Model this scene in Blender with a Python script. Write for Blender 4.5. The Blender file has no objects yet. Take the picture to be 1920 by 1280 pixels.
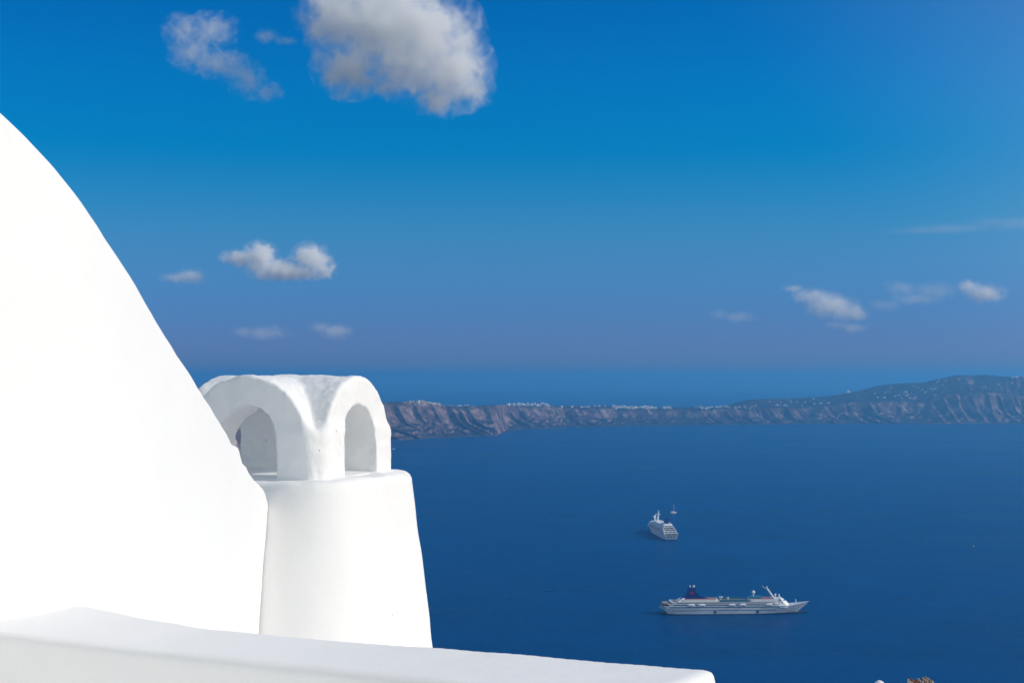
import bpy, math, random
import numpy as np
from mathutils import Vector

random.seed(4); rng = np.random.default_rng(7)
R = math.radians
SC = bpy.context.scene
COL = SC.collection

# ------------------------------------------------------------------ camera, sky, sun, exposure
H = 272.0                      # eye height above the sea
F = 2667.0                     # focal length in photo pixels (50 mm on a 36 mm sensor)
PY0 = 706.0                    # photo row of the true horizontal
cam = bpy.data.cameras.new("camera"); cam.lens = 50.0; cam.sensor_width = 36.0
cam.clip_start = 0.05; cam.clip_end = 500000.0
camo = bpy.data.objects.new("camera", cam); COL.objects.link(camo)
camo.location = (0, 0, H)
PITCH = math.atan((PY0 - 640.0) / F)
camo.rotation_euler = (math.pi / 2 + PITCH, 0, 0)
SC.camera = camo

SUN_EL = R(34.0)
SUN_DIR = Vector((math.cos(SUN_EL) * 0.998, math.cos(SUN_EL) * -0.07, math.sin(SUN_EL))).normalized()
sun = bpy.data.lights.new("sun", 'SUN'); sun.energy = 2.05; sun.angle = R(0.53); sun.color = (1.0, 0.965, 0.91)
suno = bpy.data.objects.new("sun", sun); COL.objects.link(suno)
suno.rotation_euler = SUN_DIR.to_track_quat('Z', 'Y').to_euler()
suno.location = (30, 0, H + 40)

SC.view_settings.view_transform = 'Standard'; SC.view_settings.look = 'None'
SC.view_settings.exposure = -0.04; SC.view_settings.gamma = 1.0
SC.render.engine = 'CYCLES'
cy = SC.cycles
cy.use_denoising = True
cy.volume_bounces = 14; cy.max_bounces = 14; cy.diffuse_bounces = 7; cy.transparent_max_bounces = 16
cy.volume_step_rate = 1.0; cy.volume_max_steps = 256

world = bpy.data.worlds.new("World"); SC.world = world; world.use_nodes = True
def build_world():
    nt = world.node_tree; N = nt.nodes; L = nt.links; N.clear()
    out = N.new('ShaderNodeOutputWorld'); bg = N.new('ShaderNodeBackground')
    sky = N.new('ShaderNodeTexSky'); sky.sky_type = 'NISHITA'; sky.sun_disc = False
    sky.sun_elevation = SUN_EL
    sky.sun_rotation = math.atan2(SUN_DIR.x, SUN_DIR.y)
    sky.altitude = 270; sky.air_density = 1.0; sky.dust_density = 0.6; sky.ozone_density = 2.0
    tc = N.new('ShaderNodeTexCoord'); sep = N.new('ShaderNodeSeparateXYZ'); L.new(tc.outputs['Generated'], sep.inputs[0])
    # polarised look: the sky at right angles to the sun is deeper and bluer, set by elevation
    ramp = N.new('ShaderNodeValToRGB'); cr = ramp.color_ramp; cr.interpolation = 'CARDINAL'
    mp = N.new('ShaderNodeMapRange'); mp.inputs['From Min'].default_value = 0.0; mp.inputs['From Max'].default_value = 1.0
    L.new(sep.outputs['Z'], mp.inputs['Value']); L.new(mp.outputs[0], ramp.inputs['Fac'])
    stops = SKY_STOPS
    while len(cr.elements) > 1: cr.elements.remove(cr.elements[-1])
    cr.elements[0].position = stops[0][0]; cr.elements[0].color = (*stops[0][1], 1)
    for p, c in stops[1:]:
        e = cr.elements.new(p); e.color = (*c, 1)
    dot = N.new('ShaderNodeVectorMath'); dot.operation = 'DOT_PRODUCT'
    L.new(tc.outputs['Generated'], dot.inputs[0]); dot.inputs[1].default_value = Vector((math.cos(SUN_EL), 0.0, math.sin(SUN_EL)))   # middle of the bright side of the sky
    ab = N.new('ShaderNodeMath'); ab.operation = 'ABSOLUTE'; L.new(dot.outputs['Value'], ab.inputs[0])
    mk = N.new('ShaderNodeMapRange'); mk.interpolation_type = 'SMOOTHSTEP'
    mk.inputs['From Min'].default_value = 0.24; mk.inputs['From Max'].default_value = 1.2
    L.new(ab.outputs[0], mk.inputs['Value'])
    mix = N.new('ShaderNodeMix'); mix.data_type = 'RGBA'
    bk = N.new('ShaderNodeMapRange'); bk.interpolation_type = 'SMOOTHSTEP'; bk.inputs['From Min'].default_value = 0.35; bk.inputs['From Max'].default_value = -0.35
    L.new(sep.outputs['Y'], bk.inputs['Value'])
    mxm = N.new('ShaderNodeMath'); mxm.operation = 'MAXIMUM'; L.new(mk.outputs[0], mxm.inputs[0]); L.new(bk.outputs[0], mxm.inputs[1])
    L.new(mxm.outputs[0], mix.inputs['Factor']); L.new(ramp.outputs['Color'], mix.inputs['A']); mix.inputs['B'].default_value = (1.72, 1.34, 0.96, 1)  # sky behind the camera, out of view, brightened and warmed as added fill
    mul = N.new('ShaderNodeMix'); mul.data_type = 'RGBA'; mul.blend_type = 'MULTIPLY'; mul.inputs['Factor'].default_value = 1
    L.new(sky.outputs[0], mul.inputs['A']); L.new(mix.outputs['Result'], mul.inputs['B'])
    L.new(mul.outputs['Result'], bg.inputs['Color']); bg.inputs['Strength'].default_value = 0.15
    L.new(bg.outputs[0], out.inputs['Surface'])
SKY_STOPS = [(0.0, (0.1822, 0.2797, 0.7203)), (0.0067, (0.1822, 0.2797, 0.7203)), (0.0397, (0.1271, 0.279, 0.6908)), (0.0955, (0.0986, 0.3546, 0.6413)), (0.1505, (0.008, 0.3772, 0.6734)), (0.2041, (0.0005, 0.3746, 0.7176)), (0.2491, (0.0005, 0.3463, 0.707)), (0.3, (0.0005, 0.3463, 0.707)), (0.5, (0.9, 0.9, 0.9)), (1.0, (1.72, 1.36, 1.0))]  # last stops: unseen sky overhead, lifted and warmed as added fill
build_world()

# ------------------------------------------------------------------ helpers
def ray(px, py):
    """world direction (y = 1) of a photo pixel, small pitch folded into PY0"""
    c, s = math.cos(PITCH), math.sin(PITCH)
    x, z = (px - 960) / F, (640 - py) / F
    d = Vector((x, c - z * s, s + z * c))
    return d / d.y
def at(px, py, Y):
    d = ray(px, py); return Vector((d.x * Y, Y, H + d.z * Y))
def on_sea(px, py):
    d = ray(px, py); t = -H / d.z; return Vector((d.x * t, t, 0))

def tag(o, label=None, cat=None, group=None, kind=None):
    if label: o['label'] = label
    if cat: o['category'] = cat
    if group: o['group'] = group
    if kind: o['kind'] = kind
    return o
def link(name, me, mat=None, parent=None, smooth=True):
    o = bpy.data.objects.new(name, me); COL.objects.link(o)
    if mat: me.materials.append(mat)
    if parent: o.parent = parent
    if smooth and len(me.polygons): me.polygons.foreach_set('use_smooth', [True] * len(me.polygons))
    return o
def mesh(verts, faces):
    me = bpy.data.meshes.new("mesh"); me.from_pydata([tuple(v) for v in verts], [], faces); me.validate(); me.update(); return me
def empty(name, loc, rz=0.0):
    o = bpy.data.objects.new(name, None); COL.objects.link(o); o.location = loc; o.rotation_euler = (0, 0, rz)
    o.empty_display_size = 0.1; return o

def hash01(ix, iy, iz, seed):
    h = (ix.astype(np.int64) * 374761393 + iy.astype(np.int64) * 668265263 + iz.astype(np.int64) * 2147483647 + seed * 974634777) & 0x7fffffff
    h = ((h ^ (h >> 13)) * 1274126177) & 0x7fffffff
    h = (h ^ (h >> 16)) & 0xffffff
    return h / float(0xffffff)
def vnoise(x, y, z, seed=0):
    x, y, z = np.broadcast_arrays(np.asarray(x, float), np.asarray(y, float), np.asarray(z, float))
    fx, fy, fz = np.floor(x), np.floor(y), np.floor(z)
    tx, ty, tz = x - fx, y - fy, z - fz
    tx, ty, tz = [t * t * t * (t * (t * 6 - 15) + 10) for t in (tx, ty, tz)]
    r = 0
    for i in (0, 1):
        for j in (0, 1):
            for k in (0, 1):
                w = (tx if i else 1 - tx) * (ty if j else 1 - ty) * (tz if k else 1 - tz)
                r = r + w * hash01(fx + i, fy + j, fz + k, seed)
    return r * 2 - 1
def fbm(x, y, z, oct=4, seed=0, gain=0.5):
    a, s, r = 1.0, 1.0, 0
    for o in range(oct):
        r = r + a * vnoise(x * s, y * s, z * s, seed + o * 17); a *= gain; s *= 2.03
    return r

def surface_nets(f, org, h):
    """iso surface (f = 0, inside negative) of a regular grid as quads"""
    ins = f < 0
    nx, ny, nz = f.shape
    cnt = np.zeros((nx - 1, ny - 1, nz - 1)); acc = np.zeros((nx - 1, ny - 1, nz - 1, 3))
    cs = [(i, j, k) for i in (0, 1) for j in (0, 1) for k in (0, 1)]
    def sl(c): return (slice(c[0], nx - 1 + c[0]), slice(c[1], ny - 1 + c[1]), slice(c[2], nz - 1 + c[2]))
    for a in cs:
        for ax in range(3):
            if a[ax]: continue
            b = list(a); b[ax] = 1; b = tuple(b)
            fa, fb = f[sl(a)], f[sl(b)]
            m = (fa < 0) != (fb < 0)
            t = np.where(m, fa / np.where(fa == fb, 1, fa - fb), 0)
            cnt += m
            for q in range(3):
                acc[..., q] += np.where(m, a[q] + (t if q == ax else 0), 0)
    act = cnt > 0
    idx = -np.ones(act.shape, int); idx[act] = np.arange(act.sum())
    ii = np.argwhere(act)
    V = org + h * (ii + acc[act] / cnt[act][:, None])
    Q = []
    for ax in range(3):
        a = [slice(None)] * 3; b = [slice(None)] * 3; a[ax] = slice(0, -1); b[ax] = slice(1, None)
        s = ins[tuple(a)] != ins[tuple(b)]
        e = np.argwhere(s)
        u, v = (ax + 1) % 3, (ax + 2) % 3
        ok = (e[:, u] > 0) & (e[:, v] > 0) & (e[:, u] < f.shape[u] - 1) & (e[:, v] < f.shape[v] - 1)
        e = e[ok]
        def cell(du, dv):
            c = e.copy(); c[:, u] -= du; c[:, v] -= dv; return idx[c[:, 0], c[:, 1], c[:, 2]]
        q = np.stack([cell(1, 1), cell(0, 1), cell(0, 0), cell(1, 0)], 1)
        fl = ~ins[e[:, 0], e[:, 1], e[:, 2]]
        q[fl] = q[fl][:, ::-1]
        Q.append(q)
    return V, np.concatenate(Q).tolist()

class MB:
    """collects simple solids into one mesh"""
    def __init__(s): s.v = []; s.f = []
    def add(s, v, f):
        n = len(s.v); s.v += [tuple(p) for p in v]; s.f += [tuple(i + n for i in q) for q in f]; return s
    def box(s, x0, x1, y0, y1, z0, z1):
        v = [(x, y, z) for z in (z0, z1) for y in (y0, y1) for x in (x0, x1)]
        return s.add(v, [(0, 2, 3, 1), (4, 5, 7, 6), (0, 1, 5, 4), (2, 6, 7, 3), (0, 4, 6, 2), (1, 3, 7, 5)])
    def prism(s, poly, z0, z1, poly2=None):
        n = len(poly); p2 = poly2 or poly
        v = [(x, y, z0) for x, y in poly] + [(x, y, z1) for x, y in p2]
        return s.add(v, [tuple(range(n - 1, -1, -1)), tuple(range(n, 2 * n))] + [(i, (i + 1) % n, n + (i + 1) % n, n + i) for i in range(n)])
    def tube(s, p0, p1, r0, r1=None, n=8):
        r1 = r0 if r1 is None else r1
        p0, p1 = Vector(p0), Vector(p1); d = (p1 - p0).normalized(); a = d.orthogonal().normalized(); b = d.cross(a)
        v = []
        for p, r in ((p0, r0), (p1, r1)):
            for i in range(n):
                t = 2 * math.pi * i / n; v.append(p + a * r * math.cos(t) + b * r * math.sin(t))
        return s.add(v, [tuple(range(n - 1, -1, -1)), tuple(range(n, 2 * n))] + [(i, (i + 1) % n, n + (i + 1) % n, n + i) for i in range(n)])
    def lathe(s, prof, c=(0, 0), n=16, closed=True):
        v = []; f = []
        for r, z in prof:
            for i in range(n):
                t = 2 * math.pi * i / n; v.append((c[0] + r * math.cos(t), c[1] + r * math.sin(t), z))
        for k in range(len(prof) - 1):
            for i in range(n):
                j = (i + 1) % n; f.append((k * n + i, k * n + j, (k + 1) * n + j, (k + 1) * n + i))
        if closed: f += [tuple(range(n - 1, -1, -1)), tuple(range((len(prof) - 1) * n, len(prof) * n))]
        return s.add(v, f)
    def ball(s, c, r, n=10):
        prof = [(max(r * math.sin(math.pi * k / n), r * 0.02), c[2] - r * math.cos(math.pi * k / n)) for k in range(n + 1)]
        return s.lathe(prof, c[:2], 12)
    def build(s, name, mat, parent=None, smooth=False):
        return link(name, mesh(s.v, s.f), mat, parent, smooth)

def mat_new(name):
    m = bpy.data.materials.new(name); m.use_nodes = True
    return m, m.node_tree.nodes, m.node_tree.links, m.node_tree.nodes['Principled BSDF']
def plain(name, c, rough=0.5, spec=0.4, var=0.08, scale=0.3):
    m, N, L, b = mat_new(name)
    tc = N.new('ShaderNodeTexCoord'); no = N.new('ShaderNodeTexNoise'); no.inputs['Scale'].default_value = scale; no.inputs['Detail'].default_value = 4
    L.new(tc.outputs['Object'], no.inputs['Vector'])
    mx = N.new('ShaderNodeMix'); mx.data_type = 'RGBA'; L.new(no.outputs['Fac'], mx.inputs['Factor'])
    mx.inputs['A'].default_value = (*[x * (1 - var) for x in c], 1); mx.inputs['B'].default_value = (*[min(1, x * (1 + var)) for x in c], 1)
    L.new(mx.outputs['Result'], b.inputs['Base Color'])
    b.inputs['Roughness'].default_value = rough; b.inputs['Specular IOR Level'].default_value = spec
    return m

def plaster(name, base=(0.89, 0.885, 0.875), bump=0.35, flecks=0.5, scale=1.0):
    m, N, L, b = mat_new(name)
    geo = N.new('ShaderNodeNewGeometry')
    off = N.new('ShaderNodeVectorMath'); off.operation = 'SUBTRACT'; off.inputs[1].default_value = (0, 0, H); L.new(geo.outputs['Position'], off.inputs[0])
    def noise(sc, det=4, rough=0.55):
        n = N.new('ShaderNodeTexNoise'); n.inputs['Scale'].default_value = sc * scale; n.inputs['Detail'].default_value = det; n.inputs['Roughness'].default_value = rough
        L.new(off.outputs[0], n.inputs['Vector']); return n
    big, mid, fine = noise(1.3, 3), noise(9, 4), noise(60, 5, 0.6)
    mx = N.new('ShaderNodeMix'); mx.data_type = 'RGBA'; L.new(big.outputs['Fac'], mx.inputs['Factor'])
    mx.inputs['A'].default_value = (*[c * 0.965 for c in base], 1); mx.inputs['B'].default_value = (*[min(0.9, c * 1.03) for c in base], 1)
    vor = N.new('ShaderNodeTexVoronoi'); vor.inputs['Scale'].default_value = 14 * scale; L.new(off.outputs[0], vor.inputs['Vector'])
    fr = N.new('ShaderNodeMapRange'); fr.inputs['From Min'].default_value = 0.05; fr.inputs['From Max'].default_value = 0.12
    fr.inputs['To Min'].default_value = 1; fr.inputs['To Max'].default_value = 0; L.new(vor.outputs['Distance'], fr.inputs['Value'])
    gate = N.new('ShaderNodeMath'); gate.operation = 'GREATER_THAN'; gate.inputs[1].default_value = 1 - 0.10 * flecks
    sepc = N.new('ShaderNodeSeparateColor'); L.new(vor.outputs['Color'], sepc.inputs[0]); L.new(sepc.outputs[0], gate.inputs[0])
    fm = N.new('ShaderNodeMath'); fm.operation = 'MULTIPLY'; L.new(fr.outputs[0], fm.inputs[0]); L.new(gate.outputs[0], fm.inputs[1])
    fm2 = N.new('ShaderNodeMath'); fm2.operation = 'MULTIPLY'; L.new(fm.outputs[0], fm2.inputs[0]); fm2.inputs[1].default_value = 0.45
    mx2 = N.new('ShaderNodeMix'); mx2.data_type = 'RGBA'; L.new(fm2.outputs[0], mx2.inputs['Factor']); L.new(mx.outputs['Result'], mx2.inputs['A']); mx2.inputs['B'].default_value = (0.35, 0.33, 0.30, 1)
    L.new(mx2.outputs['Result'], b.inputs['Base Color'])
    b.inputs['Roughness'].default_value = 0.8; b.inputs['Specular IOR Level'].default_value = 0.25
    add = N.new('ShaderNodeMath'); add.operation = 'MULTIPLY_ADD'; L.new(fine.outputs['Fac'], add.inputs[0]); add.inputs[1].default_value = 0.22; L.new(mid.outputs['Fac'], add.inputs[2])
    sub = N.new('ShaderNodeMath'); sub.operation = 'MULTIPLY_ADD'; L.new(fm.outputs[0], sub.inputs[0]); sub.inputs[1].default_value = -0.35; L.new(add.outputs[0], sub.inputs[2])
    bp = N.new('ShaderNodeBump'); bp.inputs['Strength'].default_value = bump; bp.inputs['Distance'].default_value = 0.012 / scale
    L.new(sub.outputs[0], bp.inputs['Height']); L.new(bp.outputs[0], b.inputs['Normal'])
    return m
M_WALL = plaster("smooth_whitewash", bump=0.45, flecks=0.0)
M_PAR = plaster("parapet_whitewash", bump=0.3, flecks=0.35)
M_CAP = plaster("rough_whitewash", base=(0.90, 0.897, 0.89), bump=0.7, flecks=1.2)
M_BODY = plaster("chimney_whitewash", bump=0.5, flecks=0.3)
M_FLOOR = plaster("terrace_whitewash", base=(0.88, 0.87, 0.85), bump=0.2, flecks=0.6)

# ------------------------------------------------------------------ sea
def build_sea():
    m, N, L, b = mat_new("sea_water")
    geo = N.new('ShaderNodeNewGeometry')
    def noise(sx, sy, det, rough=0.55):
        mp = N.new('ShaderNodeMapping'); mp.inputs['Scale'].default_value = (sx, sy, 0); L.new(geo.outputs['Position'], mp.inputs['Vector'])
        mp.inputs['Rotation'].default_value = (0, 0, R(18))
        n = N.new('ShaderNodeTexNoise'); n.inputs['Scale'].default_value = 1; n.inputs['Detail'].default_value = det; n.inputs['Roughness'].default_value = rough
        L.new(mp.outputs[0], n.inputs['Vector']); return n
    patch = noise(1 / 1300, 1 / 330, 9, 0.68); rip = noise(1 / 14, 1 / 34, 8, 0.72)
    mx = N.new('ShaderNodeMix'); mx.data_type = 'RGBA'
    cr = N.new('ShaderNodeMapRange'); cr.inputs['From Min'].default_value = 0.36; cr.inputs['From Max'].default_value = 0.64; L.new(patch.outputs['Fac'], cr.inputs['Value'])
    chop = noise(1 / 70, 1 / 150, 8, 0.7)
    r1 = N.new('ShaderNodeMapRange'); r1.inputs['From Min'].default_value = 0.3; r1.inputs['From Max'].default_value = 0.7; L.new(chop.outputs['Fac'], r1.inputs['Value'])
    r2 = N.new('ShaderNodeMapRange'); r2.inputs['From Min'].default_value = 0.3; r2.inputs['From Max'].default_value = 0.7; L.new(rip.outputs['Fac'], r2.inputs['Value'])
    m1 = N.new('ShaderNodeMix'); m1.inputs['Factor'].default_value = 0.45; L.new(r1.outputs[0], m1.inputs['A']); L.new(r2.outputs[0], m1.inputs['B'])
    m2 = N.new('ShaderNodeMix'); m2.inputs['Factor'].default_value = 0.48; L.new(cr.outputs[0], m2.inputs['A']); L.new(m1.outputs['Result'], m2.inputs['B'])
    L.new(m2.outputs['Result'], mx.inputs['Factor']); mx.inputs['A'].default_value = (0.0, 0.036, 0.132, 1); mx.inputs['B'].default_value = (0.0, 0.082, 0.262, 1)
    L.new(mx.outputs['Result'], b.inputs['Base Color'])
    rr = N.new('ShaderNodeMapRange'); rr.inputs['To Min'].default_value = 0.26; rr.inputs['To Max'].default_value = 0.38; L.new(cr.outputs[0], rr.inputs['Value']); L.new(rr.outputs[0], b.inputs['Roughness'])
    b.inputs['IOR'].default_value = 1.33; b.inputs['Specular IOR Level'].default_value = 0.02
    bp = N.new('ShaderNodeBump'); bp.inputs['Strength'].default_value = 0.6; bp.inputs['Distance'].default_value = 1.6
    L.new(rip.outputs['Fac'], bp.inputs['Height']); L.new(bp.outputs[0], b.inputs['Normal'])
    xs = [-150000, -30000, -8000, 0, 8000, 30000, 150000]
    v = [(x, y, 0) for y in xs for x in xs]; n = len(xs)
    f = [(j * n + i, j * n + i + 1, (j + 1) * n + i + 1, (j + 1) * n + i) for j in range(n - 1) for i in range(n - 1)]
    tag(link("sea", mesh(v, f), m, smooth=False), kind='structure')
build_sea()

# ------------------------------------------------------------------ island across the caldera
def interp(tab, x):
    xs, ys = zip(*tab); return np.interp(x, xs, ys)
def smoothi(tab, x, w=14):
    return sum(interp(tab, x + d) for d in (-w, -w / 2, 0, w / 2, w)) / 5
SHORE_T = [(-1400, 1010), (-700, 965), (-200, 948), (250, 930), (380, 905), (560, 868), (640, 850), (690, 838), (720, 826), (800, 821), (850, 818.5), (935, 815.5), (947, 806), (1060, 801), (1200, 798), (1340, 796), (1500, 794), (1700, 794), (2000, 794), (2400, 796)]
RIDGE_T = [(-1400, 745), (-700, 728), (-200, 735), (250, 722), (385, 731), (500, 740), (640, 752), (720, 756), (780, 754.5), (815, 758), (830, 762), (920, 763.5), (960, 758.5), (1010, 758), (1060, 762.5), (1150, 762), (1240, 765), (1340, 763), (1375, 757), (1405, 748.5), (1500, 746.5), (1560, 742), (1595, 736), (1650, 722), (1700, 718.5), (1735, 716), (1760, 710), (1790, 704), (1850, 702.5), (1880, 706), (1920, 707), (2050, 700), (2400, 715)]
CLIFF_T = [(-1400, 745), (-700, 728), (-200, 735), (250, 722), (385, 731), (640, 752), (720, 756), (780, 754.5), (815, 758), (830, 762), (960, 759.5), (1060, 763), (1240, 766), (1340, 764), (1380, 765), (1500, 763), (1560, 757), (1640, 752), (1720, 751), (1790, 738), (1850, 735), (1920, 742), (2400, 745)]
def island_surface(px, t):
    """px photo column, t: 0 shore .. 1 cliff top .. 2 ridge .. 3 far side; arrays broadcast"""
    px, t = np.broadcast_arrays(np.asarray(px, float), np.asarray(t, float))
    ys = H * F / (smoothi(SHORE_T, px, 6) - PY0)
    dc = 420 + 120 * vnoise(px / 90, 0, 0, 5)                                  # depth of the cliff
    yc = ys + dc
    far = np.clip((px - 1340) / 300, 0, 1) * 1300 + 220
    yr = yc + far
    zc = H - (smoothi(CLIFF_T, px, 4) - PY0) * yc / F
    zr = H - (smoothi(RIDGE_T, px, 4) - PY0) * yr / F
    u = (px - 960) / F * ys                                                     # metres along the coast
    tc = np.clip(t, 0, 1)
    # ribs and gullies, leaning with height
    sl = u + 150 * tc
    w = 24 * vnoise(u / 210, tc * 1.2, 3, 9)
    r1 = 1 - np.abs(vnoise((sl + w) / 76, tc * 0.35, 1.3, 21)) * 2.6
    r2 = 1 - np.abs(vnoise((sl * 1.05 + w) / 38, tc * 0.8, 4.7, 22)) * 2
    r3 = fbm(u / 24, tc * 7, 2.2, 3, 23)
    spread = np.sin(np.pi * np.clip(tc * 0.93 + 0.05, 0, 1)) ** 0.7
    Y = ys + dc * t * (t <= 1) + (t > 1) * (dc + far * (t - 1))
    am = 0.75 + 0.55 * vnoise(u / 260, 0.3, 2, 77)
    Y = Y - spread * (58 * r1 * am + 52 * r2 * (1.6 - am) + 15 * r3) * (t <= 1.0) - 30 * vnoise(u / 300, 0, 9, 3) * (1 - tc)
    prof = 0.60 * tc ** 1.12 + 0.40 / (1 + np.exp(-(tc - 0.80) * 16)) / (1 / (1 + np.exp(-0.2 * 16)))
    prof = prof + 0.006 * np.sin(tc * 26 + 1.5 * vnoise(u / 200, 0, 0, 8)) * np.sin(np.pi * tc)
    z = zc * np.clip(prof, 0, 1.02)
    z = z + spread * 2.5 * fbm(u / 30, tc * 6, 7.7, 3, 31)
    t2 = np.clip(t - 1, 0, 1)
    z = np.where(t > 1, zc + (zr - zc) * (0.5 - 0.5 * np.cos(np.pi * t2)) + np.sin(np.pi * t2) * (7 + 16 * np.clip((px - 1400) / 300, 0, 1)) * fbm(u / 160, t2 * 3, 5.5, 4, 41), z)
    z = np.where(t > 2, zr - (t - 2) * (zr + 12), z)
    z = z + np.where((t > 0.96), 1.6 * fbm(u / 20, t * 5, 0, 3, 51), 0)
    z = np.where(t <= 0, -8, z)
    Y = np.where(t > 2, yr + (t - 2) * 1800, Y)
    X = (px - 960) / F * Y
    return X, Y, z
def build_island():
    px = np.concatenate([np.linspace(-1400, 250, 420), np.linspace(255, 2395, 1500)])
    t = np.concatenate([[-0.05], np.linspace(0, 1, 110), np.linspace(1.012, 1.12, 8), np.linspace(1.15, 2, 34), [2.1, 2.3, 2.6, 3.0]])
    X, Y, Z = island_surface(px[None, :], t[:, None])
    n, k = len(px), len(t)
    v = np.stack([X, Y, Z], -1).reshape(-1, 3)
    f = [(j * n + i, j * n + i + 1, (j + 1) * n + i + 1, (j + 1) * n + i) for j in range(k - 1) for i in range(n - 1)]
    m, N, L, b = mat_new("volcanic_rock")
    geo = N.new('ShaderNodeNewGeometry'); sep = N.new('ShaderNodeSeparateXYZ'); L.new(geo.outputs['Position'], sep.inputs[0])
    mp = N.new('ShaderNodeMapping'); mp.inputs['Scale'].default_value = (1 / 70, 1 / 90, 1 / 60); L.new(geo.outputs['Position'], mp.inputs['Vector'])
    n1 = N.new('ShaderNodeTexNoise'); n1.inputs['Scale'].default_value = 1; n1.inputs['Detail'].default_value = 8; n1.inputs['Roughness'].default_value = 0.65; L.new(mp.outputs[0], n1.inputs['Vector'])
    cr = N.new('ShaderNodeValToRGB'); e = cr.color_ramp.elements
    e[0].position = 0.34; e[0].color = (0.055, 0.036, 0.034, 1); e[1].position = 0.66; e[1].color = (0.46, 0.32, 0.29, 1)
    x = cr.color_ramp.elements.new(0.5); x.color = (0.16, 0.10, 0.085, 1)
    L.new(n1.outputs['Fac'], cr.inputs['Fac'])
    # scrub on gentle ground
    nz = N.new('ShaderNodeSeparateXYZ'); L.new(geo.outputs['Normal'], nz.inputs[0])
    mr = N.new('ShaderNodeMapRange'); mr.inputs['From Min'].default_value = 0.88; mr.inputs['From Max'].default_value = 0.98; L.new(nz.outputs['Z'], mr.inputs['Value'])
    n2 = N.new('ShaderNodeTexNoise'); n2.inputs['Scale'].default_value = 1 / 60; n2.inputs['Detail'].default_value = 7; L.new(geo.outputs['Position'], n2.inputs['Vector'])
    c2 = N.new('ShaderNodeValToRGB'); e = c2.color_ramp.elements
    e[0].position = 0.4; e[0].color = (0.022, 0.022, 0.026, 1); e[1].position = 0.7; e[1].color = (0.080, 0.062, 0.058, 1); L.new(n2.outputs['Fac'], c2.inputs['Fac'])
    mx = N.new('ShaderNodeMix'); mx.data_type = 'RGBA'; L.new(mr.outputs[0], mx.inputs['Factor']); L.new(cr.outputs[0], mx.inputs['A']); L.new(c2.outputs[0], mx.inputs['B'])
    L.new(mx.outputs['Result'], b.inputs['Base Color']); b.inputs['Roughness'].default_value = 0.95; b.inputs['Specular IOR Level'].default_value = 0.1
    bp = N.new('ShaderNodeBump'); bp.inputs['Strength'].default_value = 0.8; bp.inputs['Distance'].default_value = 10; L.new(n1.outputs['Fac'], bp.inputs['Height']); L.new(bp.outputs[0], b.inputs['Normal'])
    tag(link("island_cliffs", mesh(v, f), m), kind='structure')
build_island()

M_FAR = plain("far_whitewash", (0.88, 0.86, 0.83), 0.8, 0.2)
M_FAR2 = plain("far_cream_wash", (0.66, 0.52, 0.36), 0.8, 0.2)
M_FARW = plain("far_window_blue", (0.05, 0.09, 0.16), 0.4, 0.4)
def village_house(w, d, h, dome, mat):
    """flat-roofed cube house with parapet, or a domed chapel; windows and door are children"""
    root = empty("village_house", (0, 0, 0))
    b = MB().box(-w / 2, w / 2, -d / 2, d / 2, -6, h).box(-w / 2 - 0.2, w / 2 + 0.2, -d / 2 - 0.2, -d / 2 + 0.25, h, h + 0.8).box(-w / 2 - 0.2, w / 2 + 0.2, d / 2 - 0.25, d / 2 + 0.2, h, h + 0.8)
    b.box(w * 0.1, w * 0.45, -d * 0.2, d * 0.4, h, h + 2.6)
    b.build("wall", mat, root)
    if dome:
        r = w * 0.3
        MB().lathe([(r, h)] + [(r * math.cos(a), h + 1.2 + r * math.sin(a)) for a in [R(q) for q in (0, 20, 40, 60, 75, 88)]], (-w * 0.1, 0), 14).build("dome", mat, root, True)
    for x in (-w * 0.28, w * 0.28): MB().box(x - 0.7, x + 0.7, -d / 2 - 0.04, -d / 2 + 0.1, h * 0.45, h * 0.75).build("window", M_FARW, root)
    return root
def copy_tree(o, parent=None):
    c = o.copy(); COL.objects.link(c); c.parent = parent
    for ch in KIDS.get(o.name, []):
        copy_tree(ch, c)
    return c
KIDS = {}
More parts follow.
